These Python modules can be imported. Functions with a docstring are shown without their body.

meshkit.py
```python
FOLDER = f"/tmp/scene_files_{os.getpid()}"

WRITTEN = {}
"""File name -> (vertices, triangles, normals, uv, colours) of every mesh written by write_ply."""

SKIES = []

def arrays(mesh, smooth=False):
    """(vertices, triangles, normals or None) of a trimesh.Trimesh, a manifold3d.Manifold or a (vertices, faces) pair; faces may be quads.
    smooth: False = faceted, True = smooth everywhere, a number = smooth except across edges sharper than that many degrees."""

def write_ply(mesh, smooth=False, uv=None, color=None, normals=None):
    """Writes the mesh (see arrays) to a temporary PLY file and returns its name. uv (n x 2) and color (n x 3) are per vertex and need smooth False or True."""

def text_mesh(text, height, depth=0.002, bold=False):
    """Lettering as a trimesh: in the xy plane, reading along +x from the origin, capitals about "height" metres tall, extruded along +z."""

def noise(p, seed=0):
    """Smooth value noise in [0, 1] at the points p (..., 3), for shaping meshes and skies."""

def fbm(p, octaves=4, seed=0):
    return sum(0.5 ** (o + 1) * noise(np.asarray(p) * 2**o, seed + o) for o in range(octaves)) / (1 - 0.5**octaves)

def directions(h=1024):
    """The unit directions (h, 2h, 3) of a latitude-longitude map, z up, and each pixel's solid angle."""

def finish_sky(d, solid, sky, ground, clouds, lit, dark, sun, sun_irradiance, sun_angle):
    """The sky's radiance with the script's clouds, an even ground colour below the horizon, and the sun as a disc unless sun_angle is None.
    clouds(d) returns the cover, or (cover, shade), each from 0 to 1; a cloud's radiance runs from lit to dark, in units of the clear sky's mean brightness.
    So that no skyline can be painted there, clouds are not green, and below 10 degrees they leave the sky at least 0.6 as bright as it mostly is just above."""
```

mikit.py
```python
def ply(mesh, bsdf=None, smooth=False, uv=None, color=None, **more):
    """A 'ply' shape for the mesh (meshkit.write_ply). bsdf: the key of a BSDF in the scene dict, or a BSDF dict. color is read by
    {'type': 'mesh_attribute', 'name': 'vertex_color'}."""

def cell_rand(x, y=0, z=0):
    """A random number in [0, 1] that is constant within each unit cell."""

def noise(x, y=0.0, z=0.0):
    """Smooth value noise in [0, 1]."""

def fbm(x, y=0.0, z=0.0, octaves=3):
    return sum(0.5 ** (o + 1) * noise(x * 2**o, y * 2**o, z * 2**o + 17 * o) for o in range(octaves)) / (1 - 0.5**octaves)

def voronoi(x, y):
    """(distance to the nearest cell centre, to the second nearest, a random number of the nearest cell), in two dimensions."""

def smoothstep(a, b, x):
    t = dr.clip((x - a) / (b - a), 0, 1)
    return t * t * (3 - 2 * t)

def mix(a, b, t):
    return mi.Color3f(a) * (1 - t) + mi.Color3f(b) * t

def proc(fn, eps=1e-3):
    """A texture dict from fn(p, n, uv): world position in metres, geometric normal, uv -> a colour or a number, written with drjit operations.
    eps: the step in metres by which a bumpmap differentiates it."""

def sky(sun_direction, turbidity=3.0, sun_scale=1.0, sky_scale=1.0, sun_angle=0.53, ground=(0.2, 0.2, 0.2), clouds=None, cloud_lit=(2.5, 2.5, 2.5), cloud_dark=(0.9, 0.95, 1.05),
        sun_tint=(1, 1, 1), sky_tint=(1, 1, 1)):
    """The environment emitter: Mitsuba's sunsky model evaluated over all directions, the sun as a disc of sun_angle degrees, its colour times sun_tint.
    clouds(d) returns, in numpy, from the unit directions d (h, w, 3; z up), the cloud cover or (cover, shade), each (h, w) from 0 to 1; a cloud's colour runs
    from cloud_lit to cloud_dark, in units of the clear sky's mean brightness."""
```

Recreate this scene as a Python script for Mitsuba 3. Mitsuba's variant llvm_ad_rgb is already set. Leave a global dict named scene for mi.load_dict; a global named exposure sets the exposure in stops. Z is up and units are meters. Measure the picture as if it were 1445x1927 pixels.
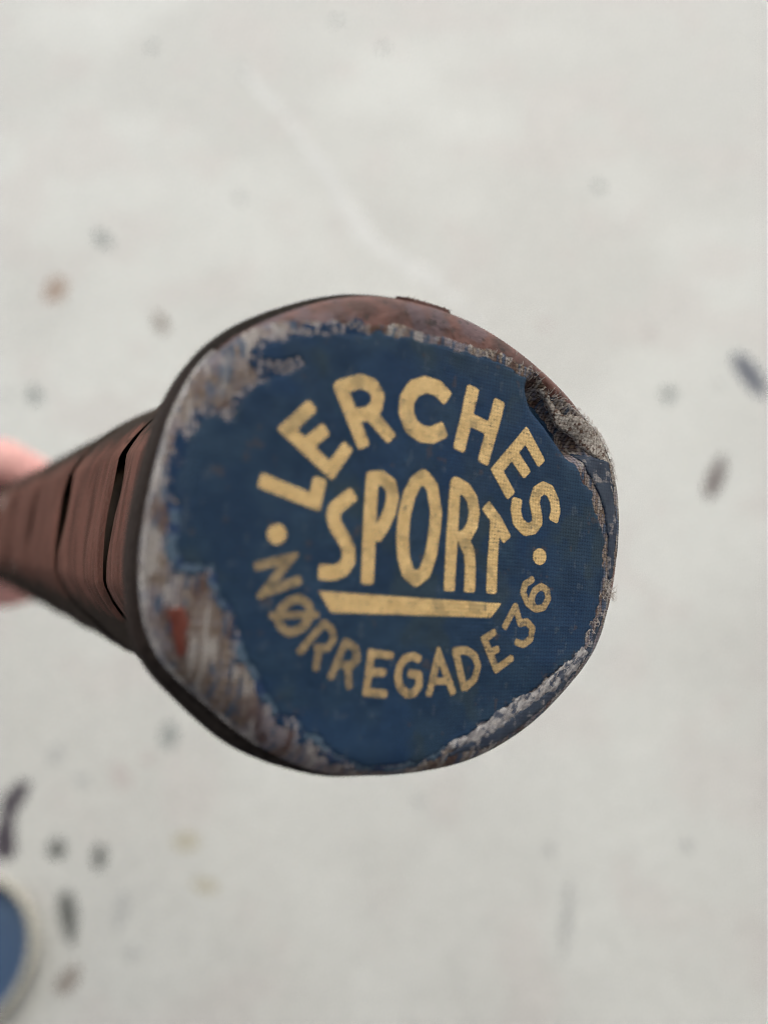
import math, numpy as np, trimesh, drjit as dr, mitsuba as mi, mikit, meshkit, manifold3d as m3
from scipy.spatial import Delaunay, cKDTree
from shapely.geometry import Polygon, LineString, Point
from shapely.ops import unary_union
from shapely import contains_xy
from mikit import noise, fbm, smoothstep, mix, proc

scene, labels = {'type': 'scene'}, {}
T4 = mi.ScalarTransform4f

# ------------------------------------------------------------------ camera, sky, exposure
exposure = 2.3
GROUND_Z = -1.15                      # the lens is the origin, held 1.15 m above the ground and tipped 65 degrees down
PITCH = math.radians(65)
FORWARD = np.array([0, math.cos(PITCH), -math.sin(PITCH)])
scene['camera'] = {'type': 'thinlens', 'fov': 53.06, 'fov_axis': 'x', 'aperture_radius': 0.00115, 'focus_distance': 0.0815,
                   'near_clip': 0.005, 'far_clip': 200.0,
                   'to_world': T4().look_at(origin=[0, 0, 0], target=FORWARD.tolist(), up=[0, 0, 1])}
scene['sky'] = mikit.sky([0.1, 0.55, 0.83], turbidity=3, sun_scale=0.2, sun_angle=25, sun_tint=(0.93, 0.99, 1.06), cloud_lit=(2.42, 2.5, 2.56), clouds=lambda d: 1.0)

# ------------------------------------------------------------------ helpers
MM = 0.001
# the racket's frame: millimetres, origin on the printed end, x along the lettering, y up the lettering, z out of the handle
EX, EY, EZ = (np.array(v) for v in ([0.84303, 0.13103, -0.52166], [0.07307, 0.93298, 0.35244], [0.53288, -0.33524, 0.77696]))
ORIGIN = np.array([0.00012, 0.02684, -0.06251])

def to_world(p):
    p = np.asarray(p, float) * MM
    return ORIGIN + p[..., :1] * EX + p[..., 1:2] * EY + p[..., 2:] * EZ

def local(p):
    q = p - mi.Vector3f(*ORIGIN.tolist())
    return tuple(1000 * dr.dot(q, mi.Vector3f(*e.tolist())) for e in (EX, EY, EZ))

def obj(name, mesh, bsdf, parent=None, smooth=False, **more):
    key = f'{parent}__{name}' if parent else name
    k, n = key, 0
    while k in scene:
        n += 1
        k = f'{key}_{n:03d}'
    scene[k] = mikit.ply(mesh, bsdf, smooth=smooth, **more)
    return k

def grid_faces(nu, nv, wrap=False):
    u, v = np.meshgrid(np.arange(nu if wrap else nu - 1), np.arange(nv - 1), indexing='ij')
    a, b = u * nv + v, ((u + 1) % nu) * nv + v
    return np.stack([a, b, b + 1, a + 1], -1).reshape(-1, 4)

def tri(q):
    return np.vstack([q[:, [0, 1, 2]], q[:, [0, 2, 3]]])

def tube(points, radius, sides=6):
    p = np.asarray(points, float)
    t = np.gradient(p, axis=0)
    t /= np.linalg.norm(t, axis=1, keepdims=True) + 1e-12
    a = np.cross(t, [0.31, 0.52, 0.79])
    a /= np.linalg.norm(a, axis=1, keepdims=True) + 1e-12
    b, g = np.cross(t, a), np.arange(sides) * 2 * np.pi / sides
    r = np.broadcast_to(radius, (len(p),))[:, None, None]
    v = p[:, None] + r * (np.cos(g)[None, :, None] * a[:, None] + np.sin(g)[None, :, None] * b[:, None])
    i, j = np.meshgrid(np.arange(len(p) - 1), np.arange(sides), indexing='ij')
    q = np.stack([i * sides + j, i * sides + (j + 1) % sides, (i + 1) * sides + (j + 1) % sides, (i + 1) * sides + j], -1).reshape(-1, 4)
    return v.reshape(-1, 3), tri(q)

def join(parts):
    vs, fs, n = [], [], 0
    for v, f in parts:
        vs.append(v); fs.append(np.asarray(f) + n); n += len(v)
    return np.vstack(vs), np.vstack(fs)

def mat(name, color, rough=0.6, spec=0.4, bump=None, bump_eps=2e-5, metallic=0.0, two=True, **more):
    c = proc(color) if callable(color) else {'type': 'rgb', 'value': list(color)}
    b = {'type': 'principled', 'base_color': c, 'roughness': proc(rough) if callable(rough) else rough, 'specular': spec, 'metallic': metallic, **more}
    if bump is not None:
        b = {'type': 'bumpmap', 'arbitrary': proc(bump, eps=bump_eps), 'scale': 1.0, 'bsdf': b}
    scene[name] = {'type': 'twosided', 'bsdf': b} if two else b
    return name

SPOTS = [(0.659,0.815,37.6,15.8,-69,'navy'),(0.558,0.601,31.6,9.3,-117,'umber'),(0.505,0.766,11.3,13.6,0,'grey'),(0.597,0.792,7.6,8.0,0,'pale'),(-0.518,0.090,22.8,12.0,-112,'plum'),(-0.523,0.040,23.9,12.8,-78,'plum'),(-0.446,0.025,10.9,9.5,0,'dark'),(-0.388,0.017,13.2,6.6,-87,'dark'),(-0.419,-0.055,24.3,8.9,-70,'dark'),(-0.405,-0.126,14.4,8.4,-129,'taupe'),(-0.311,0.177,13.5,10.1,-84,'grey'),(-0.416,0.925,22.1,10.0,-60,'taupe'),(-0.627,1.004,17.2,22.1,0,'brown'),(-0.555,1.132,17.5,10.0,-52,'grey'),(-0.620,0.764,15.2,10.0,-56,'grey'),(-0.665,0.767,6.6,8.0,0,'pale'),(-0.531,1.716,7.4,11.4,0,'grey'),(-0.112,1.812,7.5,11.7,0,'grey'),(-0.001,1.712,7.3,9.3,0,'grey'),(-0.314,1.630,27.0,7.3,-79,'pale'),(-0.293,1.243,14.2,7.4,-63,'pale'),(0.442,1.276,7.7,9.8,0,'grey'),(0.299,0.920,8.9,11.0,0,'rose'),(0.489,0.898,8.8,11.0,0,'rose'),(0.048,0.088,5.6,5.3,0,'pale'),(0.414,0.032,7.2,6.8,0,'pale'),(0.227,0.025,7.3,6.6,0,'pale'),(-0.272,0.035,12.4,10.1,0,'ochre'),(-0.241,-0.019,13.1,7.0,-18,'ochre'),(-0.330,-0.098,6.9,5.4,0,'pale'),(-0.348,-0.049,18.4,5.8,-93,'pale'),(-0.428,0.115,7.5,7.3,0,'pale'),(-0.374,0.121,17.0,10.5,-53,'rose'),(-0.472,0.151,10.1,9.5,-160,'pale'),(0.241,-0.055,37.4,5.3,-101,'pale'),(-0.338,0.147,7.6,7.4,0,'rose'),]

# ------------------------------------------------------------------ materials
def ground_colour(p, n, uv):
    big = fbm(p.x * 3.1, p.y * 3.1, 0, 3)
    mid = fbm(p.x * 11, p.y * 11, 4.0, 3)
    fine = fbm(p.x * 160, p.y * 160, 9.0, 3)
    c = mix((0.465, 0.467, 0.452), (0.52, 0.527, 0.512), smoothstep(0.3, 0.7, big))
    c = mix(c, (0.475, 0.45, 0.44), 0.45 * smoothstep(0.52, 0.7, mid))
    return c * (0.86 + 0.28 * fine)
mat('ground_paint', ground_colour, 0.55, 0.5, bump=lambda p, n, uv: 0.0009 * fbm(p.x * 130, p.y * 130, 2.0, 3), bump_eps=1e-3)

SPOT = dict(navy=(.085, .095, .125), umber=(.11, .09, .09), grey=(.245, .26, .255), pale=(.385, .39, .385), plum=(.04, .032, .045), dark=(.10, .105, .10),
            taupe=(.24, .215, .195), brown=(.30, .235, .195), rose=(.435, .41, .40), ochre=(.40, .38, .315))
for k, c in SPOT.items():
    mat('spot_' + k, c, 0.5, 0.4)
mat('streak_white', lambda p, n, uv: mi.Color3f(0.545, 0.55, 0.545) * (0.85 + 0.25 * fbm(p.x * 60, p.y * 60, 1.0, 3)), 0.5, 0.4)
mat('dish_cream', lambda p, n, uv: mi.Color3f(0.42, 0.395, 0.32) * (0.85 + 0.25 * fbm(p.x * 120, p.y * 120, p.z * 120, 2)), 0.35, 0.5)
mat('dish_blue', lambda p, n, uv: mix((0.03, 0.065, 0.14), (0.045, 0.09, 0.17), noise(p.x * 40, p.y * 40)), 0.25, 0.5)

THREAD = 0.36                                                        # millimetres from thread to thread of the book cloth
def weave(x, y):
    """height 0..1 of a plain weave and which thread is on top"""
    wob = 0.25 * (noise(x * 0.9, y * 0.9, 3.0) - 0.5)
    u, v = x / THREAD + wob, y / THREAD + 0.7 * wob
    su, sv = dr.abs(dr.sin(math.pi * u)), dr.abs(dr.sin(math.pi * v))
    over = dr.select((dr.floor(u) + dr.floor(v)) * 0.5 == dr.floor((dr.floor(u) + dr.floor(v)) * 0.5), 1.0, 0.0)
    return dr.maximum(su * (0.55 + 0.45 * over), sv * (1.0 - 0.45 * over)), over

def blue_colour(p, n, uv):
    x, y, z = local(p)
    h, over = weave(x, y)
    blot = fbm(x * 0.35, y * 0.35, 5.0, 3)
    c = mix((0.0140, 0.0375, 0.080), (0.021, 0.049, 0.091), smoothstep(0.3, 0.72, blot))
    c = mix(c, (0.030, 0.050, 0.062), 0.55 * smoothstep(0.60, 0.72, fbm(x * 0.22, y * 0.22, 8.0, 3)))
    c = mix(c, (0.013, 0.043, 0.112), 0.4 * smoothstep(0.55, 0.70, fbm(x * 0.16, y * 0.16, 18.0, 3)))
    scuff = smoothstep(0.70, 0.80, fbm(x * 1.6, y * 0.9, 2.0, 3)) * h
    c = mix(c, (0.075, 0.10, 0.13), 0.5 * scuff)
    dirt = smoothstep(0.755, 0.81, fbm(x * 0.8, y * 0.8, 21.0, 3))
    c = mix(c, (0.09, 0.065, 0.05), 0.35 * dirt)
    return c * (0.55 + 0.55 * h) * (0.9 + 0.2 * noise(x * 5, y * 5, 1.0))
def cloth_bump(p, n, uv):
    x, y, z = local(p)
    h, over = weave(x, y)
    return 0.00004 * h + 0.00014 * fbm(x * 0.8, y * 0.8, 1.0, 3)
mat('blue_cloth', blue_colour, lambda p, n, uv: 0.48 + 0.2 * fbm(local(p)[0] * 0.7, local(p)[1] * 0.7, 3.0, 2), 0.18, bump=cloth_bump)

def navy_colour(p, n, uv):
    x, y, z = local(p)
    h, over = weave(x, y)
    c = mix((0.016, 0.026, 0.052), (0.030, 0.046, 0.075), noise(x * 1.3, y * 1.3))
    worn = smoothstep(0.60, 0.72, fbm(x * 1.1, y * 1.1, 31.0, 4))
    c = mix(c, (0.24, 0.22, 0.22), worn * (0.35 + 0.65 * h))
    return c * (0.7 + 0.4 * h)
mat('navy_cloth', navy_colour, 0.5, 0.4, bump=cloth_bump)

def worn_colour(p, n, uv):
    x, y, z = local(p)
    h, over = weave(x, y)
    a, w = mikit.cell_rand(dr.floor(x / THREAD), dr.floor(y / 2.3), 1), mikit.cell_rand(dr.floor(y / THREAD), dr.floor(x / 1.7), 2)
    k = fbm(x * 0.4, y * 0.4, 12.0, 2)
    warp = mix((0.18, 0.128, 0.092), (0.34, 0.285, 0.24), a)
    weft = mix((0.12, 0.085, 0.065), (0.22, 0.20, 0.23), w)
    c = mix(weft, warp, over)
    c = mix(c, (0.25, 0.235, 0.29), 0.5 * smoothstep(0.48, 0.66, fbm(x * 0.3, y * 0.3, 40.0, 3)))
    c = mix(c, (0.42, 0.40, 0.38), 0.7 * smoothstep(0.50, 0.75, fbm(x * 2.3, y * 0.5, 44.0, 2)))
    c = mix(c, (0.085, 0.042, 0.034), 0.75 * smoothstep(0.54, 0.72, fbm(x * 0.9, y * 0.4, 66.0, 3)))
    blue = smoothstep(0.58, 0.76, fbm(x * 2.4, y * 0.6, 55.0, 2) + 0.10 * (a - 0.5))
    c = mix(c, (0.045, 0.085, 0.15), 0.8 * blue)
    return c * (0.12 + 1.05 * h)
def edge_colour(p, n, uv):
    x, y, z = local(p)
    h, over = weave(x, y)
    c = mix((0.25, 0.235, 0.235), (0.54, 0.52, 0.51), smoothstep(0.2, 0.8, fbm(x * 2.6, y * 0.55, z * 1.5, 2)))
    c = mix(c, (0.15, 0.105, 0.085), 0.6 * smoothstep(0.52, 0.70, fbm(x * 1.9, y * 0.6, z * 1.7 + 5, 3)))
    c = mix(c, (0.09, 0.11, 0.17), 0.6 * smoothstep(0.58, 0.68, fbm(x * 1.1, y * 0.8, z * 1.1 + 25, 4)))
    return c * (0.62 + 0.42 * h)
mat('edge_cloth', edge_colour, 0.9, 0.1, bump=lambda p, n, uv: 0.00012 * fbm(*[v * 4 for v in local(p)], 3))
def scuff_colour(p, n, uv):
    x, y, z = local(p)
    a = fbm((x + y) * 1.1, (x - y) * 3.2, z * 2.0, 4)
    c = mix((0.17, 0.16, 0.17), (0.46, 0.445, 0.44), smoothstep(0.3, 0.75, a))
    return mix(c, (0.035, 0.05, 0.085), 0.85 * smoothstep(0.55, 0.64, fbm(x * 1.3, y * 1.3, z * 1.3 + 9, 4)))
mat('scuff_cloth', scuff_colour, 0.9, 0.1, bump=lambda p, n, uv: 0.00015 * fbm(*[v * 5 for v in local(p)], 3))
def fray_colour(p, n, uv):
    x, y, z = local(p)
    h, over = weave(x, y)
    c = mix((0.22, 0.19, 0.165), (0.50, 0.465, 0.425), smoothstep(0.3, 0.7, fbm(x * 4.5, y * 4.5, z * 4.5, 4)))
    c = mix(c, (0.10, 0.055, 0.04), 0.85 * smoothstep(0.54, 0.64, fbm(x * 2.9, y * 2.9, z * 2.9 + 5, 4)))
    return c * (0.45 + 0.65 * h)
mat('fray_cloth', fray_colour, 0.9, 0.1, bump=lambda p, n, uv: 0.00015 * fbm(*[v * 5 for v in local(p)], 3))
def faded_colour(p, n, uv):
    x, y, z = local(p)
    h, over = weave(x, y)
    c = mix((0.055, 0.10, 0.15), (0.12, 0.17, 0.235), fbm(x * 1.3, y * 1.3, 6.0, 3))
    c = mix(c, (0.018, 0.04, 0.11), 0.9 * smoothstep(0.50, 0.62, fbm(x * 0.9, y * 0.9, 16.0, 4)))
    return c * (0.5 + 0.55 * h)
def thinned_colour(p, n, uv):
    x, y, z = local(p)
    h, over = weave(x, y)
    a, w = fbm(x / THREAD * 0.9, y * 0.45, 1.0, 2), fbm(y / THREAD * 0.9, x * 0.45, 2.0, 2)
    left = smoothstep(0.46, 0.60, dr.select(over > 0.5, a, w) + 0.25 * (fbm(x * 0.6, y * 0.6, 3.0, 3) - 0.5))
    c = mix((0.016, 0.041, 0.095), mix((0.23, 0.19, 0.16), (0.30, 0.29, 0.32), a), left)
    return c * (0.2 + 0.95 * h)
mat('thinned_cloth', thinned_colour, 0.8, 0.15, bump=lambda p, n, uv: 0.00010 * weave(*local(p)[:2])[0])
mat('faded_cloth', faded_colour, 0.8, 0.2, bump=cloth_bump)
mat('worn_cloth', worn_colour, 0.8, 0.15, bump=lambda p, n, uv: 0.00010 * weave(*local(p)[:2])[0])

def leather_core(p, n, uv):
    x, y, z = local(p)
    k = fbm(x * 0.5, y * 0.5, z * 0.5, 4)
    c = mix((0.075, 0.034, 0.027), (0.15, 0.068, 0.055), smoothstep(0.3, 0.7, k))
    c = mix(c, (0.11, 0.085, 0.105), 0.5 * smoothstep(0.55, 0.68, fbm(x * 0.33, y * 0.33, z * 0.33 + 7, 3)))
    return mix(c, (0.02, 0.014, 0.012), 0.7 * smoothstep(0.62, 0.74, fbm(x * 1.9, y * 1.9, z * 1.9, 3)))
mat('core_leather', leather_core, 0.5, 0.4, bump=lambda p, n, uv: 0.00018 * fbm(*[v * 2.2 for v in local(p)], 3))

def leather_colour(p, n, uv):
    """uv: u round the handle in turns, v along it in millimetres"""
    x, y, z = local(p)
    cx, cy = x - 5.0, y - 0.4
    grain = fbm(x * 3.0, y * 3.0, z * 3.0, 3)
    streak = fbm(uv.x * 14, uv.y * 0.9, 3.0, 4)
    c = mix((0.088, 0.038, 0.029), (0.160, 0.072, 0.056), smoothstep(0.3, 0.7, streak))
    c = mix(c, (0.19, 0.095, 0.074), 0.5 * smoothstep(0.62, 0.72, fbm(uv.x * 9, uv.y * 1.1, 14.0, 3)))
    # darker brown in flecks, densest along the upper and the lower flats
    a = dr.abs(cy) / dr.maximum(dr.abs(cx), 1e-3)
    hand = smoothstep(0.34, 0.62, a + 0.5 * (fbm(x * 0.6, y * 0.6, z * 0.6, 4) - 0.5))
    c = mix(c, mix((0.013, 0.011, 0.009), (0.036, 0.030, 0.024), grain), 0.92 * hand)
    fleck = smoothstep(0.64, 0.74, fbm(x * 4.1, y * 4.1, z * 4.1, 3))
    c = mix(c, (0.13, 0.10, 0.08), 0.5 * fleck)
    return c * (0.8 + 0.4 * grain)
def leather_bump(p, n, uv):
    x, y, z = local(p)
    return 0.00022 * fbm(x * 4.4, y * 4.4, z * 4.4, 4) + 0.00022 * fbm(uv.x * 7, uv.y * 0.9, 8.0, 2)
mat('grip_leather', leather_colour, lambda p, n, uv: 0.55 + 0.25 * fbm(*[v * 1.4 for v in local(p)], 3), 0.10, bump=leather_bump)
def collar_colour(p, n, uv):
    x, y, z = local(p)
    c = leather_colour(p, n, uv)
    end_dark = smoothstep(-13.0, -8.0, z + 7 * (fbm(x * 0.9, y * 0.9, z * 0.9, 4) - 0.5))     # darker in patches towards the swollen end
    return mix(c, mix((0.012, 0.010, 0.010), (0.040, 0.034, 0.031), noise(x * 2.5, y * 2.5, z * 2.5)), 0.93 * end_dark)
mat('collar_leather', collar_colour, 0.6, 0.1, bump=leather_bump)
mat('old_glue', lambda p, n, uv: mix((0.055, 0.036, 0.025), (0.10, 0.068, 0.045), fbm(*[v * 0.8 for v in local(p)], 3)), 0.8, 0.2)
mat('red_leather', lambda p, n, uv: mix((0.10, 0.024, 0.016), (0.17, 0.05, 0.035), noise(*[v * 1.6 for v in local(p)])), 0.55, 0.3)
mat('thread', (0.46, 0.42, 0.39), 0.8, 0.2)
mat('brown_fibre', (0.15, 0.10, 0.075), 0.8, 0.2)

def gold(worn, tones):
    def colour(p, n, uv):
        x, y, z = local(p)
        h, over = weave(x, y)
        c = mix(*tones, fbm(x * 1.2, y * 1.2, 2.0, 3))
        c = mix(c, (0.34, 0.25, 0.12), smoothstep(0.58, 0.75, fbm(x * 0.7, y * 0.7, 77.0, 3)) * 0.6)
        lost = smoothstep(0.69 - worn, 0.80 - worn, fbm(x * 2.6, y * 2.6, 5.0, 4) + 0.16 * (0.6 - h))
        return mix(c, (0.07, 0.07, 0.065), 0.6 * lost) * (0.62 + 0.45 * h) * (0.80 + 0.36 * noise(x * 6.0, y * 6.0, 9.0))
    return colour
mat('gold_foil', gold(0.025, ((0.66, 0.44, 0.18), (0.78, 0.54, 0.24))), 0.45, 0.5, bump=cloth_bump, metallic=0.25)
mat('thin_gold_foil', gold(0.11, ((0.36, 0.245, 0.115), (0.50, 0.35, 0.17))), 0.5, 0.4, bump=cloth_bump)
mat('faint_gold_foil', gold(0.16, ((0.25, 0.18, 0.10), (0.38, 0.275, 0.145))), 0.5, 0.4, bump=cloth_bump, metallic=0.2)
mat('skin', lambda p, n, uv: mix((0.77, 0.37, 0.34), (0.83, 0.47, 0.43), fbm(p.x * 60, p.y * 60, p.z * 60, 3)), 0.45, 0.4)
mat('nail', (0.80, 0.50, 0.45), 0.25, 0.5)
mat('ash_wood', lambda p, n, uv: mix((0.34, 0.20, 0.09), (0.46, 0.30, 0.15), fbm(local(p)[0] * 0.9, local(p)[1] * 0.9, local(p)[2] * 0.03, 3)), 0.25, 0.5, clearcoat=0.6, clearcoat_gloss=0.9)
mat('gut_string', (0.55, 0.46, 0.30), 0.3, 0.5)
mat('jersey', lambda p, n, uv: mi.Color3f(0.05, 0.06, 0.08) * (0.8 + 0.4 * noise(p.x * 700, p.y * 700, p.z * 700)), 0.85, 0.2)

mat('trousers', lambda p, n, uv: mi.Color3f(0.04, 0.05, 0.09) * (0.7 + 0.5 * noise(p.x * 500, p.y * 500, p.z * 500)), 0.85, 0.2)
mat('added_plaster', lambda p, n, uv: mi.Color3f(0.23, 0.215, 0.19) * (0.85 + 0.3 * fbm(p.x * 5, p.z * 5, 1.0, 4)), 0.9, 0.2)
mat('added_plinth', (0.12, 0.11, 0.10), 0.9, 0.2)
mat('shoe', (0.06, 0.05, 0.045), 0.5, 0.4)
mat('hair', (0.05, 0.03, 0.02), 0.5, 0.4)

# ------------------------------------------------------------------ ground
g = 60.0
ticks = np.concatenate([[-g, -20, -8, -3], np.linspace(-1.2, 2.4, 19), [4, 9, 20, g]])
gx, gy = np.meshgrid(ticks, ticks, indexing='ij')
obj('ground', (np.stack([gx, gy, np.full_like(gx, GROUND_Z)], -1).reshape(-1, 3), grid_faces(len(ticks), len(ticks))), 'ground_paint')
labels['ground'] = {'kind': 'structure', 'label': 'pale grey painted ground flecked with dark and faded spots of paint'}

def blob(x, y, a, b, ang, seed, n=26, rings=3, thick=0.0006):
    """a dried drop of paint: half axes a and b in millimetres, an uneven outline, a low dome"""
    t = np.arange(n) * 2 * np.pi / n
    w = 1 + 0.42 * (meshkit.noise(np.stack([1.4 * np.cos(t) + seed * 3.7, 1.4 * np.sin(t), 0 * t], -1), seed) - 0.5) + 0.16 * (meshkit.noise(np.stack([4 * np.cos(t), 4 * np.sin(t), 0 * t + seed], -1), seed) - 0.5)
    c, s = math.cos(math.radians(ang)), math.sin(math.radians(ang))
    v = [[x, y, GROUND_Z + thick]]
    for k in range(1, rings + 1):
        q = k / rings
        px, py = a * MM * w * q * np.cos(t), b * MM * w * q * np.sin(t)
        v += np.stack([x + c * px - s * py, y + s * px + c * py, GROUND_Z - 0.0002 + (thick + 0.0002) * np.full(n, (1 - q ** 3))], -1).tolist()
    f = [[0, 1 + i, 1 + (i + 1) % n] for i in range(n)]
    for k in range(rings - 1):
        o = 1 + k * n
        for i in range(n):
            j = (i + 1) % n
            f += [[o + i, o + n + i, o + n + j], [o + i, o + n + j, o + j]]
    return np.array(v), np.array(f)
for i, (x, y, a, b, ang, c) in enumerate(SPOTS):
    obj('paint_spot', blob(x, y, 1.5 * a, 1.5 * b, ang, i + 1), 'spot_' + c, 'ground', smooth=True)
rng = np.random.default_rng(5)
for i in range(45):                                                  # the same spatter goes on beside the frame
    x, y = rng.uniform(-2.4, 2.4), rng.uniform(-1.2, 3.4)
    if abs(x) < 0.62 + 0.28 * (y + 0.15) and -0.2 < y < 2.0: continue
    r = rng.uniform(4, 15)
    obj('paint_spot', blob(x, y, r * rng.uniform(1, 2.3), r, rng.uniform(0, 180), 60 + i), 'spot_' + rng.choice(['grey', 'pale', 'dark', 'taupe', 'plum', 'brown', 'rose']), 'ground', smooth=True)
path = np.array([(-0.321, 1.639), (-0.261, 1.55), (-0.204, 1.474), (-0.148, 1.368), (-0.101, 1.276), (-0.056, 1.174), (-0.018, 1.118), (0.039, 1.07), (0.089, 1.03), (0.128, 0.985), (0.166, 0.935), (0.202, 0.874)])
tt = np.linspace(0, len(path) - 1, 90)
pc = np.stack([np.interp(tt, np.arange(len(path)), path[:, k]) for k in (0, 1)], -1)
dn = np.gradient(pc, axis=0); dn = np.stack([-dn[:, 1], dn[:, 0]], -1) / np.linalg.norm(dn, axis=1, keepdims=True)
hw = 0.017 * (0.35 + 1.1 * meshkit.noise(np.stack([tt * 0.8, 0 * tt, 0 * tt], -1), 3)) * np.clip(np.minimum(tt, tt[-1] - tt) * 1.5, 0.15, 1)
cols = [pc + dn * (hw * q + 0.014 * (meshkit.noise(np.stack([tt * 2.2, 0 * tt + 9 * q, 0 * tt], -1), 4) - 0.5))[:, None] for q in (-1, -0.5, 0, 0.5, 1)]
zz = [-0.0002, 0.0008, 0.001, 0.0008, -0.0002]
obj('paint_streak', (np.stack([np.column_stack([c, np.full(len(c), GROUND_Z + z)]) for c, z in zip(cols, zz)], 1).reshape(-1, 3), grid_faces(90, 5)), 'streak_white', 'ground', smooth=True)

# building added out of view behind the holder, to shade the near ground
obj('wall', trimesh.creation.box((9.0, 0.3, 5.0)).apply_translation((0, -0.95, GROUND_Z + 2.5)), 'added_plaster', 'added_house')
obj('plinth', trimesh.creation.box((9.04, 0.34, 0.4)).apply_translation((0, -0.95, GROUND_Z + 0.2)), 'added_plinth', 'added_house')
obj('roof', trimesh.Trimesh(*(lambda p: (p.vertices, p.faces))(trimesh.creation.box((9.6, 3.2, 0.16)))).apply_transform(trimesh.transformations.rotation_matrix(0.6, (1, 0, 0))).apply_translation((0, -2.0, GROUND_Z + 5.6)), 'added_plinth', 'added_house')
labels['added_house'] = {'label': 'added grey plaster block behind the person, out of view, shading the near ground', 'category': 'added_house'}

# ------------------------------------------------------------------ blue dish with a cream rim
def lathe(profile, x, y, z, n=72):
    p = np.array(profile, float); t = np.arange(n) * 2 * np.pi / n
    v = np.stack([x + p[None, :, 0] * np.cos(t)[:, None], y + p[None, :, 0] * np.sin(t)[:, None], z + np.broadcast_to(p[None, :, 1], (n, len(p)))], -1)
    return v.reshape(-1, 3), grid_faces(n, len(p), wrap=True)
DX, DY, DR = -0.536, -0.096, 0.094
rim = [(DR - .0112, .006), (DR - .0102, .024)] + [(DR - .0060 + .0040 * math.cos(a), .0285 + .0038 * math.sin(a)) for a in np.linspace(math.pi, -0.7, 9)] + [(DR - .004, .020), (DR - .010, .001)]
obj('wall', lathe(rim, DX, DY, GROUND_Z), 'dish_cream', 'dish', smooth=40)
obj('bottom', lathe([(0.0001, .005)] + [(q * (DR - .018), .005) for q in (.3, .6, .85, 1)] + [(DR - .0135, .007), (DR - .0120, .012), (DR - .0106, .0245)], DX, DY, GROUND_Z), 'dish_blue', 'dish', smooth=60)
labels['dish'] = {'label': 'round blue dish with cream rim lying on the ground at the lower left edge', 'category': 'dish'}

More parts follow.
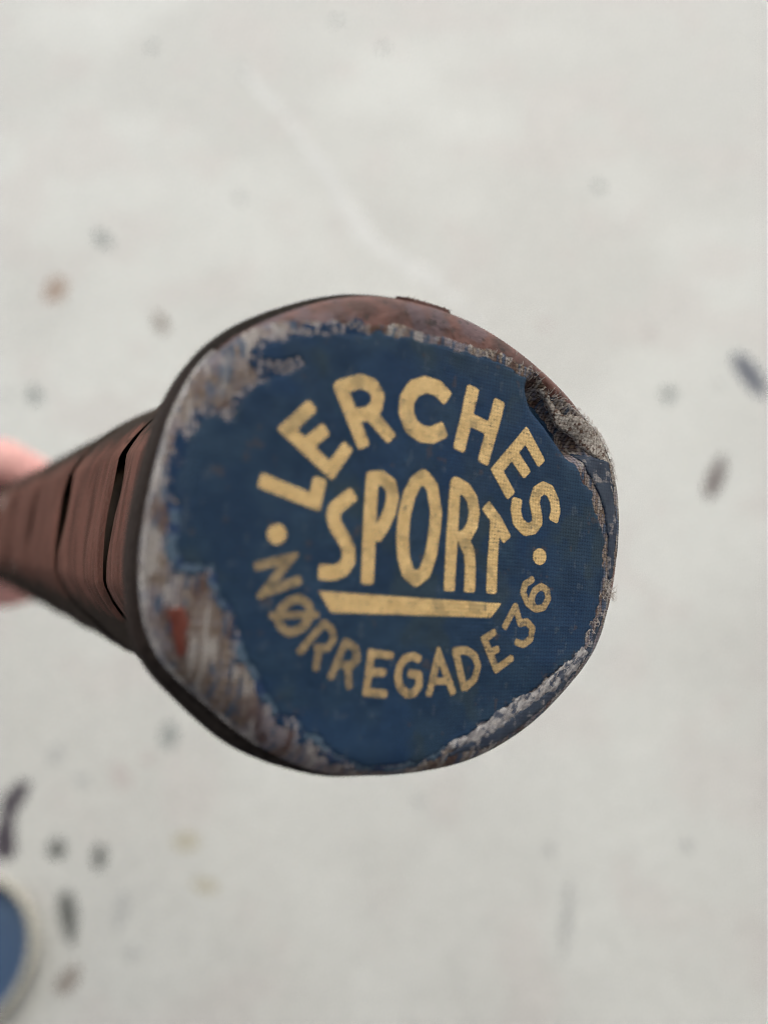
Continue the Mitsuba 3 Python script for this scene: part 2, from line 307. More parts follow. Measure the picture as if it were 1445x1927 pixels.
# ------------------------------------------------------------------ racket
labels['racket'] = {'label': 'old racket held butt end forward, worn blue end with gold lettering, brown leather grip', 'category': 'racket'}
CX, CY, FILLET = 5.0, 0.4, 2.5
OUTLINE = [(-23.4, 9.2), (-24.1, 6.6), (-24.7, 3.15), (-25.1, -1), (-25.3, -4.2), (-24.9, -6.8), (-24.3, -9.6), (-22.6, -12.3), (-21.3, -13.1), (-18.85, -15), (-16.8, -16.8), (-13.8, -18.8), (-7, -21.45), (-3.3, -21.6), (2.55, -21.7), (6.9, -21.2), (12.2, -19.4), (19.2, -14.8), (23.7, -10.3), (25.8, -5), (26.3, 2.8), (25.8, 7.5), (24.2, 10.9), (21, 14), (17.6, 16.65), (13.5, 18.7), (9.7, 20.2), (5.4, 21.4), (0.75, 21.9), (-4.2, 21.8), (-7.6, 21.3), (-11.35, 20), (-14.3, 18.4), (-17.1, 16.7), (-21.3, 13.2)]
def measured_radius():
    """the end's outline, a worn rounded octagon, as a radius for every degree"""
    p = np.array(OUTLINE); ph, r = np.arctan2(p[:, 1], p[:, 0]), np.hypot(p[:, 0], p[:, 1])
    o = np.argsort(ph); ph, r = ph[o], r[o]
    t = (np.radians(np.arange(0, 360)) + np.pi) % (2 * np.pi) - np.pi
    rad = np.interp(t, np.r_[ph - 2 * np.pi, ph, ph + 2 * np.pi], np.r_[r, r, r])
    k = np.exp(-0.5 * (np.arange(-12, 13) / 4.0) ** 2); k /= k.sum()
    rad = np.convolve(np.r_[rad[-12:], rad, rad[:12]], k, 'valid')
    return np.append(rad, rad[0])
RTAB = measured_radius()
def R(phi): return np.interp(np.degrees(phi) % 360, np.arange(361), RTAB)
def swell(s):
    t = np.clip((s - 4) / 16, 0, 1)
    return 1 - 0.115 * t * t * (3 - 2 * t) - 0.00035 * np.clip(s - 60, 0, 400)
BLUE = [(-23.49, -1.03), (-23.77, -2.92), (-23.16, -3.88), (-20.77, -4.04), (-19.88, -6.08), (-18.43, -7.82), (-17.44, -10.27), (-16.13, -12.61), (-15.27, -13.99), (-14.3, -15.33), (-12.38, -15.85), (-11.32, -17.43), (-9.9, -17.86), (-8.68, -19.04), (-5.39, -20.11), (-1.97, -20.49), (0.53, -20.05), (3.65, -18.78), (6.17, -17.91), (8.8, -16.55), (11.55, -15.05), (14.48, -13.5), (17.24, -11.85), (19.88, -10.13), (21.08, -8.09), (21.72, -6.23), (22.44, -3.35), (22.36, -0.78), (22.4, 0.78), (21.42, 3.39), (20.02, 6.12), (18.59, 7.7), (17.25, 9.37), (17.42, 10.47), (16.76, 12.18), (14.73, 13.98), (12.6, 15.56), (9.98, 16.6), (8.25, 17.29), (5.68, 17.49), (3.44, 17.71), (0.46, 17.57), (-2.32, 17.58), (-5.22, 17.61), (-7.88, 17.29), (-10.54, 16.54), (-12.29, 16.31), (-14.33, 15.37), (-17.0, 14.52), (-18.09, 13.39), (-18.51, 12.72), (-17.05, 12.61), (-14.88, 13.4), (-13.56, 13.1), (-14.79, 12.41), (-16.94, 11.64), (-18.08, 10.65), (-19.05, 9.5), (-20.02, 8.09), (-20.43, 7.23), (-20.99, 7.43), (-22.15, 7.41), (-22.66, 6.28), (-23.22, 5.58), (-23.62, 3.95), (-23.64, 2.48), (-23.73, 0.83)]
BACKTOP = [(-15.01, 16.68), (-12.17, 17.38), (-10.64, 17.37), (-8.0, 17.98), (-5.16, 18.62), (-2.43, 18.48), (0.32, 18.47), (3.29, 18.64), (5.66, 18.52), (8.72, 18.28), (11.78, 17.8), (14.13, 16.25), (17.85, 14.72), (20.86, 13.55)]
SIL = [(20.1, 12.81), (23.55, 7.2), (24.06, 2.53), (21.66, -10.1), (17.56, -14.48), (11.07, -19.17), (2.12, -21.99), (-7.4, -22.13), (-13.42, -20.27), (-18.69, -15.68), (-22.87, -13.2), (-26.44, -7.33), (-28.61, -2.0), (-27.54, 4.12), (-24.67, 10.47), (-21.95, 11.67), (-20.31, 12.94), (-17.69, 15.11)]
FOLD = [(22.42, 9.75), (23.43, 6.94), (24.16, 2.54), (24.15, -0.84), (23.66, -3.33), (23.49, -2.47), (23.2, 0.2), (23.19, 1.83), (22.33, 4.34), (20.79, 7.16), (19.28, 8.58), (18.46, 10.44)]
FOLD2 = [(23.02, -5.53), (22.57, -7.55), (21.22, -10.35), (17.41, -14.35), (13.8, -16.74), (10.59, -18.72), (7.36, -19.68), (3.52, -19.99), (4.63, -19.27), (8.41, -18.04), (12.18, -16.16), (16.48, -13.83), (19.75, -11.4), (21.38, -9.3)]
NOTCH = [(11.94, 15.84), (12.87, 15.34), (14.88, 14.12), (16.62, 12.76), (18.13, 11.11), (17.62, 10.8), (15.91, 12.21), (14.14, 13.66), (12.42, 14.81)]
STRIP = [(12.02, 16.54), (13.36, 16.5), (16.12, 14.26), (19.86, 13.65), (22.17, 12.04), (22.97, 9.99), (23.67, 7.46), (22.6, 8.0), (21.57, 9.6), (19.86, 10.56), (18.18, 11.81), (16.0, 12.96), (14.2, 14.71)]
STRIP2 = [(3.33, -18.91), (6.17, -17.91), (8.8, -16.55), (11.55, -15.05), (14.48, -13.5), (17.24, -11.85), (19.88, -10.13), (20.91, -10.42), (19.25, -12.27), (15.95, -14.37), (12.78, -16.07), (9.74, -17.57), (6.43, -18.67), (3.96, -19.45)]
RED = [(-23.66, -7.46), (-22.56, -7.33), (-22.15, -8.28), (-22.28, -9.69), (-21.88, -10.67), (-22.33, -11.38), (-22.94, -9.74)]
NOTCH = Polygon(NOTCH)
def wavy(x, y):
    w = 0.55 * (meshkit.fbm(np.stack([x * 0.13, y * 0.13, 0 * x + 3], -1), 3) - 0.5)
    return w
def skin_of_cap(x, y, d=0.0, split=True):
    """cloth coordinates (millimetres from the middle of the end, unrolled over its rounded edge and down its side) to the racket's frame"""
    r, ph = np.hypot(x, y), np.arctan2(y, x)
    Rr = R(ph); e = r - (Rr - FILLET); al = np.clip(e / FILLET, 0, np.pi / 2); more = np.maximum(e - FILLET * np.pi / 2, 0)
    rr = np.where(e <= 0, r, (Rr - FILLET + (FILLET + d) * np.sin(al)) * swell(FILLET + more))
    h = np.where(e <= 0, d, -FILLET + (FILLET + d) * np.cos(al) - more) + wavy(x, y) * np.clip(-e / 6 + 0.6, 0.15, 1)
    if not split: return np.stack([CX + rr * np.cos(ph), CY + rr * np.sin(ph), h], -1)
    near = np.clip(1 - np.array([NOTCH.distance(Point(a, b)) for a, b in zip(np.ravel(x), np.ravel(y))]).reshape(np.shape(x)) / 2.6, 0, 1) ** 1.3
    h = h - 2.8 * near * near * (3 - 2 * near)
    return np.stack([CX + rr * np.cos(ph), CY + rr * np.sin(ph), h], -1)
def ragged(poly, amp, seed, step=0.16, freq=0.55):
    """the outline of a torn or worn edge: resampled and frayed"""
    P = Polygon(poly) if not hasattr(poly, 'exterior') else poly
    n = int(P.exterior.length / step)
    p = np.array([P.exterior.interpolate(i / n, normalized=True).coords[0] for i in range(n)])
    d = np.roll(p, -1, 0) - np.roll(p, 1, 0); d = np.stack([-d[:, 1], d[:, 0]], -1) / (np.linalg.norm(d, axis=1, keepdims=True) + 1e-9)
    q = np.column_stack([p * freq, np.zeros(n)])
    w = (meshkit.fbm(q, 4, seed) - 0.5) * 2.2 + (meshkit.noise(q * 9, seed + 9) - 0.5) * 0.7
    out = Polygon(p + d * (amp * w)[:, None]).buffer(0)
    return max(out.geoms, key=lambda a: a.area) if hasattr(out, 'geoms') else out
def sheet(poly, d, thick, step=0.42, fn=skin_of_cap, edge=0.22):
    """a thin cloth over the end of the handle, with a real edge"""
    pts = []
    rings = [poly.exterior] + list(poly.interiors)
    for r in rings:
        n = max(6, int(r.length / edge))
        pts += [r.interpolate(i / n, normalized=True).coords[0] for i in range(n)]
    b = np.array(pts)
    x0, y0, x1, y1 = poly.bounds
    X, Y = np.meshgrid(np.arange(x0, x1, step), np.arange(y0, y1, step))
    X[::2] += step / 2
    k = contains_xy(poly, X.ravel(), Y.ravel())
    inner = np.column_stack([X.ravel()[k], Y.ravel()[k]])
    if len(inner):
        inner = inner[cKDTree(b).query(inner)[0] > 0.6 * edge]
    p = np.vstack([b, inner])
    t = Delaunay(p).simplices
    c = p[t].mean(1)
    t = t[contains_xy(poly, c[:, 0], c[:, 1])]
    a = p[t]; cr = (a[:, 1, 0] - a[:, 0, 0]) * (a[:, 2, 1] - a[:, 0, 1]) - (a[:, 1, 1] - a[:, 0, 1]) * (a[:, 2, 0] - a[:, 0, 0])
    t = t[np.abs(cr) > 1e-7]; cr = cr[np.abs(cr) > 1e-7]
    t[cr < 0] = t[cr < 0][:, ::-1]
    e = np.vstack([t[:, [0, 1]], t[:, [1, 2]], t[:, [2, 0]]])
    cnt = {}
    for u, v in e: cnt[(min(u, v), max(u, v))] = cnt.get((min(u, v), max(u, v)), 0) + 1
    rim_ = np.array([(u, v) for u, v in e if cnt[(min(u, v), max(u, v))] == 1])
    top = fn(p[:, 0], p[:, 1], d)
    low = fn(p[:, 0], p[:, 1], d - thick)
    n = len(p)
    sk = np.vstack([np.stack([rim_[:, 0], rim_[:, 1] + n, rim_[:, 1]], -1), np.stack([rim_[:, 0], rim_[:, 0] + n, rim_[:, 1] + n], -1)])
    used = np.unique(np.concatenate([t.ravel(), sk.ravel()])); remap = np.full(2 * n, -1); remap[used] = np.arange(len(used))
    return to_world(np.vstack([top, low])[used]), remap[np.vstack([t, sk])]

# the turned wooden end under its leather, as one skin from the middle of the end over the edge and down the side
ph = np.radians(np.arange(0, 360, 2.0))
ring = np.concatenate([np.linspace(0.02, 0.9, 46), np.linspace(0.905, 1.0, 10)])
tip = R(ph)[:, None] - FILLET
rr = np.concatenate([ring[None] * tip, tip + np.linspace(0.15, FILLET * np.pi / 2 + 6, 40)[None]], 1)
xx, yy = rr * np.cos(ph)[:, None], rr * np.sin(ph)[:, None]
core = skin_of_cap(xx, yy, 0.0)
obj('end_cap', (to_world(core.reshape(-1, 3)), grid_faces(len(ph), rr.shape[1], wrap=True)[:, ::-1]), 'core_leather', 'racket', smooth=40)
labels['racket__end_cap'] = {'label': 'brown leather edge bared where the cloth is worn away'}

BACKING = BACKTOP + [(x * 1.055, y * 1.055) for x, y in SIL]
obj('worn_backing', sheet(ragged(BACKING, 0.32, 2), 0.16, 0.3), 'worn_cloth', 'racket', smooth=True)
labels['racket__worn_backing'] = {'label': 'pale frayed weave where the blue has rubbed off'}
left = Polygon([(-30, 1), (-17, -1), (-13, -8), (-4, -15), (3, -17), (3, -30), (-30, -30)])
obj('faded_cloth', sheet(ragged(Polygon(BLUE).buffer(0.45).intersection(left), 0.75, 81), 0.27, 0.2), 'faded_cloth', 'racket', smooth=True)
labels['racket__faded_cloth'] = {'label': 'faded pale blue fringe of the cloth at its lower left'}
ang = np.radians(np.arange(148, 233, 3.0))
ridge = [((R(a) - FILLET + q) * math.cos(a), (R(a) - FILLET + q) * math.sin(a)) for q, seq in ((None, ang), (4.7, ang[::-1])) for a in seq for q in [q or float(np.interp(math.degrees(a), [148, 160, 170, 183, 192, 210, 233], [3.3, 2.5, 1.2, 1.3, 2.7, 3.0, 3.6]))]]
obj('worn_edge', sheet(ragged(ridge, 0.55, 91), 0.24, 0.15), 'edge_cloth', 'racket', smooth=True)
labels['racket__worn_edge'] = {'label': 'whitish rubbed rim along the left edge'}
obj('worn_edge', sheet(ragged(STRIP, 0.45, 92), 0.30, 0.5, fn=lambda x, y, d: 0.6 * skin_of_cap(x, y, d, False) + 0.4 * skin_of_cap(x, y, d)), 'fray_cloth', 'racket', smooth=True)
obj('worn_edge', sheet(ragged(STRIP2, 0.45, 93), 0.37, 0.3), 'scuff_cloth', 'racket', smooth=True)
labels['racket__worn_edge_002'] = {'label': 'whitish scuffed rim at the lower right'}
labels['racket__worn_edge_001'] = {'label': 'pale fluffy torn rim at the upper right'}
obj('thinned_cloth', sheet(ragged(Polygon(BLUE).buffer(0.85).intersection(Polygon([(-40, 30), (-9, 30), (-9, 8), (-12, -8), (6, -14), (6, -40), (-40, -40)])), 0.75, 83, freq=0.9), 0.265, 0.2), 'thinned_cloth', 'racket', smooth=True)
labels['racket__thinned_cloth'] = {'label': 'blue cloth rubbed through to its pale threads'}
blue = obj('label_cloth', sheet(ragged(BLUE, 0.42, 5, step=0.12, freq=0.8), 0.34, 0.3), 'blue_cloth', 'racket', smooth=True)
labels[blue] = {'label': 'navy blue book cloth end with stamped gold lettering'}
for i, P in enumerate([FOLD, FOLD2]):
    obj('folded_cloth', sheet(ragged(P, 0.22, 31 + i), 0.32, 0.3), 'navy_cloth', 'racket', smooth=True)
obj('leather_patch', sheet(ragged(RED, 0.25, 71), 0.30, 0.2), 'red_leather', 'racket', smooth=True)
labels['racket__leather_patch'] = {'label': 'small dark red spot of bare leather'}

# gold lettering: each letter its own thin sheet of foil
LETTERS = [
    ('L', 1.34, [[(-12.45, 3.43), (-7.32, 2.15), (-7.02, 4.25)]]),
    ('E', 1.28, [[(-8.26, 10.25), (-10.47, 7.79), (-6.06, 4.98), (-4.54, 7.39)], [(-8.42, 6.95), (-6.84, 8.46)]]),
    ('R', 1.36, [[(-2.94, 7.43), (-5.84, 12.21), (-3.94, 13.11), (-2.69, 12.91), (-1.99, 12.1), (-2.13, 11.14), (-2.81, 10.43), (-4.33, 9.98)], [(-2.58, 10.37), (-0.23, 8.58)]]),
    ('C', 1.68, [[(5.53, 13.22), (4.31, 14.04), (2.92, 14.14), (1.68, 13.54), (1.0, 12.4), (1.02, 11.19), (1.68, 10.03), (2.82, 9.51), (3.94, 9.56), (5.38, 10.38)]]),
    ('H', 1.52, [[(8.42, 14.98), (7.11, 8.6)], [(11.72, 14.24), (10.19, 7.81)]]),
    ('Hbar', 1.4, [[(8.14, 11.78), (10.77, 11.22)]]),
    ('E', 1.36, [[(17.79, 8.79), (15.41, 11.37), (12.06, 7.41), (14.09, 5.1)], [(14.05, 9.22), (15.95, 7.42)]]),
    ('S', 1.38, [[(14.88, 5.0), (14.76, 3.84), (15.13, 2.73), (16.16, 1.99), (17.13, 2.18), (17.65, 2.87), (17.51, 3.7), (17.09, 4.83), (17.4, 5.93), (18.23, 6.45), (19.12, 6.23), (19.83, 5.23), (20.02, 4.17), (19.73, 3.12)]]),
    ('S', 1.4, [[(-3.61, 3.35), (-4.52, 2.57), (-5.35, 1.88), (-5.55, 1.26), (-5.26, 0.44), (-4.46, -0.48), (-3.8, -1.42), (-3.68, -2.4), (-4.17, -3.21), (-5.02, -3.58), (-6.52, -3.6)]]),
    ('P', 1.37, [[(-1.68, -4.38), (-1.77, -0.97), (-1.89, 1.91), (-1.94, 4.9), (-0.97, 5.02), (-0.06, 4.54), (0.3, 3.47), (0.11, 2.12), (-0.51, 0.74), (-1.27, -0.35)]]),
    ('O', 1.39, [[(3.31, 5.71), (4.36, 4.85), (5.05, 2.62), (5.06, 1.09), (4.83, -1.21), (4.24, -2.99), (3.29, -3.68), (2.43, -3.1), (1.91, -1.79), (1.6, 0.04), (1.64, 1.9), (1.97, 3.81), (2.54, 5.08), (3.31, 5.71)]]),
    ('R', 1.42, [[(7.12, -4.54), (7.03, 5.48), (8.34, 5.09), (9.21, 4.32), (9.59, 3.09), (9.46, 1.81), (8.8, 0.81), (7.76, 0.25)], [(8.34, 0.38), (9.22, -0.73), (9.53, -2.04), (9.56, -4.54)]]),
    ('T', 1.36, [[(10.92, 3.91), (12.43, 2.57), (13.95, 0.76)], [(12.28, 2.4), (12.19, -4.54)]]),
    ('N', 0.94, [[(-12.28, -3.53), (-9.13, -2.61), (-11.23, -5.51), (-8.06, -4.3)]]),
    ('O', 0.87, [[(-8.05, -5.85), (-7.24, -6.35), (-6.92, -7.09), (-7.54, -8.17), (-8.71, -8.68), (-9.52, -8.29), (-9.96, -7.49), (-9.63, -6.66), (-8.86, -6.03), (-8.05, -5.85)]]),
    ('slash', 0.69, [[(-10.74, -7.33), (-6.15, -7.11)]]),
    ('R', 0.8, [[(-7.85, -10.39), (-5.7, -7.78), (-4.82, -8.3), (-4.56, -9.18), (-5.11, -9.92), (-6.42, -9.82)], [(-5.94, -9.89), (-6.07, -11.78)]]),
    ('R', 0.83, [[(-4.66, -12.52), (-3.35, -9.32), (-2.35, -9.86), (-2.07, -10.76), (-2.62, -11.38), (-3.9, -11.18)], [(-3.0, -11.26), (-2.69, -13.36)]]),
    ('E', 0.86, [[(1.51, -10.51), (-0.8, -10.25), (-0.98, -13.63), (1.16, -13.82)], [(-0.88, -11.91), (0.88, -11.95)]]),
    ('G', 0.89, [[(4.46, -10.86), (3.64, -10.5), (2.76, -10.67), (2.21, -11.4), (2.1, -12.37), (2.39, -13.24), (3.21, -13.86), (3.92, -13.78), (4.41, -13.18), (4.35, -12.15), (3.11, -12.04)]]),
    ('A', 0.87, [[(5.53, -14.14), (6.39, -10.31), (8.41, -14.01)]]),
    ('Abar', 0.76, [[(5.91, -12.76), (7.61, -12.78)]]),
    ('D', 0.91, [[(9.68, -13.68), (8.27, -10.0), (9.57, -9.94), (10.68, -10.5), (11.16, -11.43), (10.86, -12.67), (9.61, -13.53)]]),
    ('E', 0.88, [[(12.97, -8.1), (11.6, -8.87), (13.46, -11.76), (15.44, -10.55)], [(12.48, -10.16), (13.57, -9.75)]]),
    ('3', 0.86, [[(13.95, -7.88), (15.39, -5.64), (16.14, -7.32), (17.02, -7.09), (17.78, -7.74), (17.61, -8.79), (16.65, -9.34), (15.53, -9.07)]]),
    ('6', 0.87, [[(17.67, -2.78), (16.52, -3.42), (16.31, -4.26), (16.95, -5.27), (18.05, -5.84), (19.03, -5.63), (19.64, -4.74), (19.43, -3.85), (18.72, -3.52), (17.92, -3.89), (17.52, -4.52), (17.47, -5.15), (17.84, -5.74)]]),
]
def on_label(x, y, d): return skin_of_cap(x, y, d)
shapes = {}
order = []
for i, (name, w, paths) in enumerate(LETTERS):
    s = unary_union([LineString([(a - CX, b - CY) for a, b in p]).buffer(w / 2 * (0.92 if i < 13 else 0.82), cap_style=2, join_style=1 if name in 'RCSPODG36' else 2, mitre_limit=2) for p in paths]).buffer(-0.16).buffer(0.16)
    if name.endswith('bar') or name == 'slash':
        order[-1][1] = order[-1][1].union(s)
    else:
        order.append([name, s, i])
for k, (name, s, i) in enumerate(order):
    s = max(s.geoms, key=lambda a: a.area) if hasattr(s, 'geoms') else s
    s = s.simplify(0.03)
    obj('letter' if name not in ('3', '6') else 'digit', sheet(s, 0.40, 0.1, step=0.45, edge=0.3), 'gold_foil' if k < 12 else 'faint_gold_foil' if k < 16 else 'thin_gold_foil', blue, smooth=False)
for x, y, r in ((-10.55, -0.78, 0.85), (18.2, -0.56, 0.84)):
    obj('dot', sheet(Point(x - CX, y - CY).buffer(r), 0.40, 0.1, step=0.45, edge=0.3), 'gold_foil', blue)
obj('underline', sheet(Polygon([(-6.4 - CX, -5.18 - CY), (13.47 - CX, -5.42 - CY), (12.18 - CX, -6.85 - CY), (-5.09 - CX, -6.91 - CY)]), 0.40, 0.1, step=0.45, edge=0.3), 'gold_foil', blue)

obj('leather_scrap', sheet(ragged([(-5.2, 22.2), (-4.4, 23.6), (-2, 24.1), (0.6, 23.9), (1.9, 23.2), (1.2, 22.2)], 0.55, 57), 0.30, 0.35), 'core_leather', 'racket', smooth=True)
labels['racket__leather_scrap'] = {'label': 'dark scrap of torn leather on the top edge'}
# frayed threads standing off the torn edges
rng = np.random.default_rng(11)
def fray(line, count, length, seed, lift=0.5, r=0.045):
    L = LineString(line); out = []
    for _ in range(count):
        c = np.array(L.interpolate(rng.random(), normalized=True).coords[0]) + rng.normal(0, 0.25, 2)
        a = rng.uniform(0, 2 * np.pi); l = length * rng.uniform(0.4, 1.3); bend = rng.normal(0, 1.0)
        q = []
        for k in range(5):
            u = k / 4
            q.append([c[0] + l * u * math.cos(a + bend * u), c[1] + l * u * math.sin(a + bend * u), 0.25 + lift * math.sin(math.pi * 0.6 * u) * rng.uniform(0.6, 1.2)])
        q = np.array(q)
        p = np.array([skin_of_cap(np.array([x]), np.array([y]), d)[0] for x, y, d in q])
        v, f = tube(p, r * np.linspace(1, 0.5, 5), 4)
        out.append((to_world(v), f))
    return join(out)
obj('frayed_thread', fray(STRIP[2:7], 150, 0.55, 1, 0.35, 0.04), 'thread', 'racket', smooth=True)
obj('frayed_thread', fray([(3.3, 18.4), (8.7, 18.0), (11.7, 17.4), (14.1, 16.0), (17.9, 14.5)], 70, 0.5, 2, 0.2, 0.04), 'thread', 'racket', smooth=True)
obj('frayed_thread', fray([(23.4, -3.0), (22.3, -6.2), (20.3, -9.9), (17.2, -12.6), (11.8, -15.7), (6.2, -18.4)], 90, 0.55, 3, 0.2, 0.04), 'thread', 'racket', smooth=True)
obj('frayed_thread', fray([(23.3, -3.4), (23.8, -4.4)], 30, 0.9, 4, 0.6), 'thread', 'racket', smooth=True)
obj('frayed_thread', fray([(-4.5, 23.3), (-1.0, 23.5), (1.8, 23.3)], 40, 0.4, 5, 0.2, 0.07), 'brown_fibre', 'racket', smooth=True)
for k in [k for k in scene if k.startswith('racket__frayed_thread')]: labels[k] = {'kind': 'stuff', 'label': 'loose frayed threads at the torn cloth edge'}

# leather strip wound round the octagonal handle: one part per turn
PITCHMM, NPH = 30.5, 200
def handle_at(ph, s, d):
    c, n = np.abs(np.cos(ph)) + 1e-9, np.abs(np.sin(ph)) + 1e-9
    eight = np.minimum(np.minimum(25.4 / c, 21.6 / n), 33.6 / (c + n))            # the handle behind the end is a plain octagon
    q = 0.38 * np.clip((s - 8) / 16, 0, 1)
    rr = (R(ph) * (1 - q) + eight * q) * swell(s) + d
    return np.stack([CX + rr * np.cos(ph), CY + rr * np.sin(ph), -s], -1)
def gap_at(ph, k):
    """how far the edges of two turns stand apart: open on the flats, shut on the corners"""
    left = np.exp(-(((ph + 0.13) % (2 * np.pi) - np.pi) / 0.30) ** 2)
    low = np.exp(-(((ph - 4.0 + np.pi) % (2 * np.pi) - np.pi) / 0.3) ** 2)
    return 0.3 + (2.7, 4.4, 1.2, 0.8)[min(k, 3)] * left + 1.6 * low
def turn(k):
    t = np.linspace(0, 2 * np.pi, NPH)
    ph = t + np.pi / 5 
    a = START + PITCHMM * (k - 1) + SLANT * (t / (2 * np.pi) - 0.42)
    b = a + PITCHMM * (1 + 0 * t)
    if k == 0:
        a = np.full_like(t, FILLET + 0.1)
        b = START + SLANT * (t / (2 * np.pi) - 0.42)
    b = b - gap_at(ph, k)
    w = np.linspace(0, 1, 26)
    if k == 0: w[1] = 0.006
    s = a[:, None] + (b - a)[:, None] * w[None]
    from_edge = np.minimum(s - a[:, None], b[:, None] - s)
    d = -0.4 * (1 - np.clip(from_edge / 1.3, 0, 1)) ** 2
    lump = meshkit.fbm(np.stack([np.broadcast_to(np.cos(ph)[:, None] * 3, s.shape), np.broadcast_to(np.sin(ph)[:, None] * 3, s.shape), s * 0.25 + 40 * k], -1), 3) - 0.5
    d = d + 0.5 * lump + 0.35 * (1 - w)[None] * (k > 0)
    if k == 0:                                                      # the collar stands proudest over the corners that were never handled
        bulge = 0.6 + 0.9 * np.exp(-((ph % (2 * np.pi) - 3.87) / 0.38) ** 2) + 0.3 * np.exp(-((ph % (2 * np.pi) - 2.36) / 0.45) ** 2)
        d = d + bulge[:, None] * np.clip(1.3 - w / 0.5, 0, 1)[None]
        d[:, 0] = -2.0
    v = handle_at(np.broadcast_to(ph[:, None], s.shape), s, d)
    uv = np.stack([np.broadcast_to(ph[:, None] / (2 * np.pi), s.shape), s + 100 * k], -1).reshape(-1, 2)
    return to_world(v.reshape(-1, 3)), grid_faces(NPH, 26)[:, ::-1], uv
START, SLANT = 29.8, 5.0
for k in range(11):
    v, f, uv = turn(k)
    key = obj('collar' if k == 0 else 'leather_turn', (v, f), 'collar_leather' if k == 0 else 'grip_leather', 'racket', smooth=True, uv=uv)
    if k == 0: labels[key] = {'label': 'flared leather collar behind the blue end, darker at its edge'}
t = np.linspace(0, 2 * np.pi, 120); s = np.linspace(3.5, 330, 60)
tt_, ss = np.meshgrid(t, s, indexing='ij')
obj('handle_core', (to_world(handle_at(tt_, ss, -6.0).reshape(-1, 3)), grid_faces(120, 60)[:, ::-1]), 'old_glue', 'racket', smooth=40)

# shaft, head and strings behind the hand
def slab(cx, s0, s1, hx0, hx1, hy):
    t = np.arange(24) * 2 * np.pi / 24
    se = lambda v: np.sign(v) * np.abs(v) ** 0.6
    s = np.linspace(s0, s1, 8); hx = np.linspace(hx0, hx1, 8)
    v = np.stack([cx + hx[None] * se(np.cos(t))[:, None], CY + hy * np.broadcast_to(se(np.sin(t))[:, None], (24, 8)), np.broadcast_to(-s[None], (24, 8))], -1)
    return to_world(v.reshape(-1, 3)), grid_faces(24, 8, wrap=True)[:, ::-1]
obj('shaft', slab(CX, 322, 452, 15, 12, 9), 'ash_wood', 'racket', smooth=40)
HC, HA, HB = 580.0, 128.0, 104.0
t = np.linspace(0, 2 * np.pi, 97)
cen = np.stack([CX + HB * np.cos(t), np.full_like(t, CY), -(HC + HA * np.sin(t))], -1)
v, f = tube(cen, 9.0, 10)
obj('head_frame', (to_world(v), f), 'ash_wood', 'racket', smooth=True)
lines = []
for i in range(-8, 9):
    q = i / 9 * HB; l = HA * math.sqrt(1 - (q / HB) ** 2)
    lines.append(tube([[CX + q, CY, -(HC - l)], [CX + q, CY, -HC], [CX + q, CY, -(HC + l)]], 0.7, 4))
for i in range(-9, 10):
    q = i / 10 * HA; l = HB * math.sqrt(1 - (q / HA) ** 2)
    lines.append(tube([[CX - l, CY + 0.8, -(HC + q)], [CX, CY + 0.8, -(HC + q)], [CX + l, CY + 0.8, -(HC + q)]], 0.7, 4))
v, f = join(lines)
labels[obj('strings', (to_world(v), f), 'gut_string', 'racket')] = {'kind': 'stuff'}

# ------------------------------------------------------------------ the hand that holds the racket
def bones(chains):
    """chains of (x, y, z, radius) in millimetres: every bone the hull of the balls at its two joints"""
    def ball(j): return m3.Manifold.sphere(j[3], 28).translate(list(map(float, j[:3])))
    parts = []
    for c in chains:
        if c[0] == 'plate':
            parts.append(m3.Manifold.batch_hull([ball(j) for j in c[1]])); continue
        for a, b in zip(c[:-1], c[1:]): parts.append(m3.Manifold.batch_hull([ball(a), ball(b)]))
    m = m3.Manifold.batch_boolean(parts, m3.OpType.Add).refine_to_length(4.0).to_mesh()
    t = trimesh.Trimesh(m.vert_properties[:, :3], m.tri_verts)
    trimesh.smoothing.filter_taubin(t, iterations=24)
    return t
OX, OY, OZ = ORIGIN
def W(x, y, s, r): return (*(to_world(np.array([[CX + x, CY + y, -s]]))[0] / MM), r)
S0, RAD = [290, 309, 327, 343], [9.4, 9.6, 9.2, 8.4]
arms = []
for s, r in zip(S0, RAD):                                            # four fingers closed over the top of the handle
    arms.append([W(-34, 23, s + 4, r + 1.5), W(-9, 29, s, r), W(21, 17, s + 2, r - 1), W(25, -7, s + 1, r - 1.8)])
arms.append(('plate', [W(-34, 23, S0[0] + 4, 11), W(-34, 23, S0[3] + 4, 10), W(-36, -12, S0[0] + 10, 11), W(-36, -12, S0[3] + 6, 11)]))
wr = (-72, -30, S0[2] + 4)
arms.append(('plate', [W(-37, -10, S0[0] + 12, 11), W(-37, -10, S0[3] + 2, 11), W(wr[0], wr[1] + 6, wr[2] - 10, 17), W(wr[0], wr[1], wr[2] + 12, 16)]))
arms.append([W(-40, -16, S0[0] + 12, 13), W(-24, -22, S0[0] + 20, 9.5), W(0, -23, S0[0] + 22, 8.6), W(16, -19, S0[0] + 24, 7.4)])   # the thumb under it
elbow, wrist_w = (-370, -130, -90), W(*wr, 22)
fore = [a + (b - a) * 0.3 for a, b in zip(wrist_w[:3], elbow)]
arms += [[wrist_w, (*fore, 33), (*elbow, 40), (-205, -300, 190, 54)]]
arms += [[(205, -300, 190, 54), (290, -330, -90, 40), (255, -270, -330, 26), (250, -262, -350, 26)]]
arms.append(('plate', [(250, -262, -350, 22), (250, -240, -420, 14), (245, -275, -415, 14)]))
for k in range(4): arms.append([(249, -232 - 15 * k, -425, 9), (246, -230 - 15 * k, -462 - 4 * (k in (1, 2)), 8.5), (238, -230 - 15 * k, -490 - 5 * (k in (1, 2)), 7.5)])
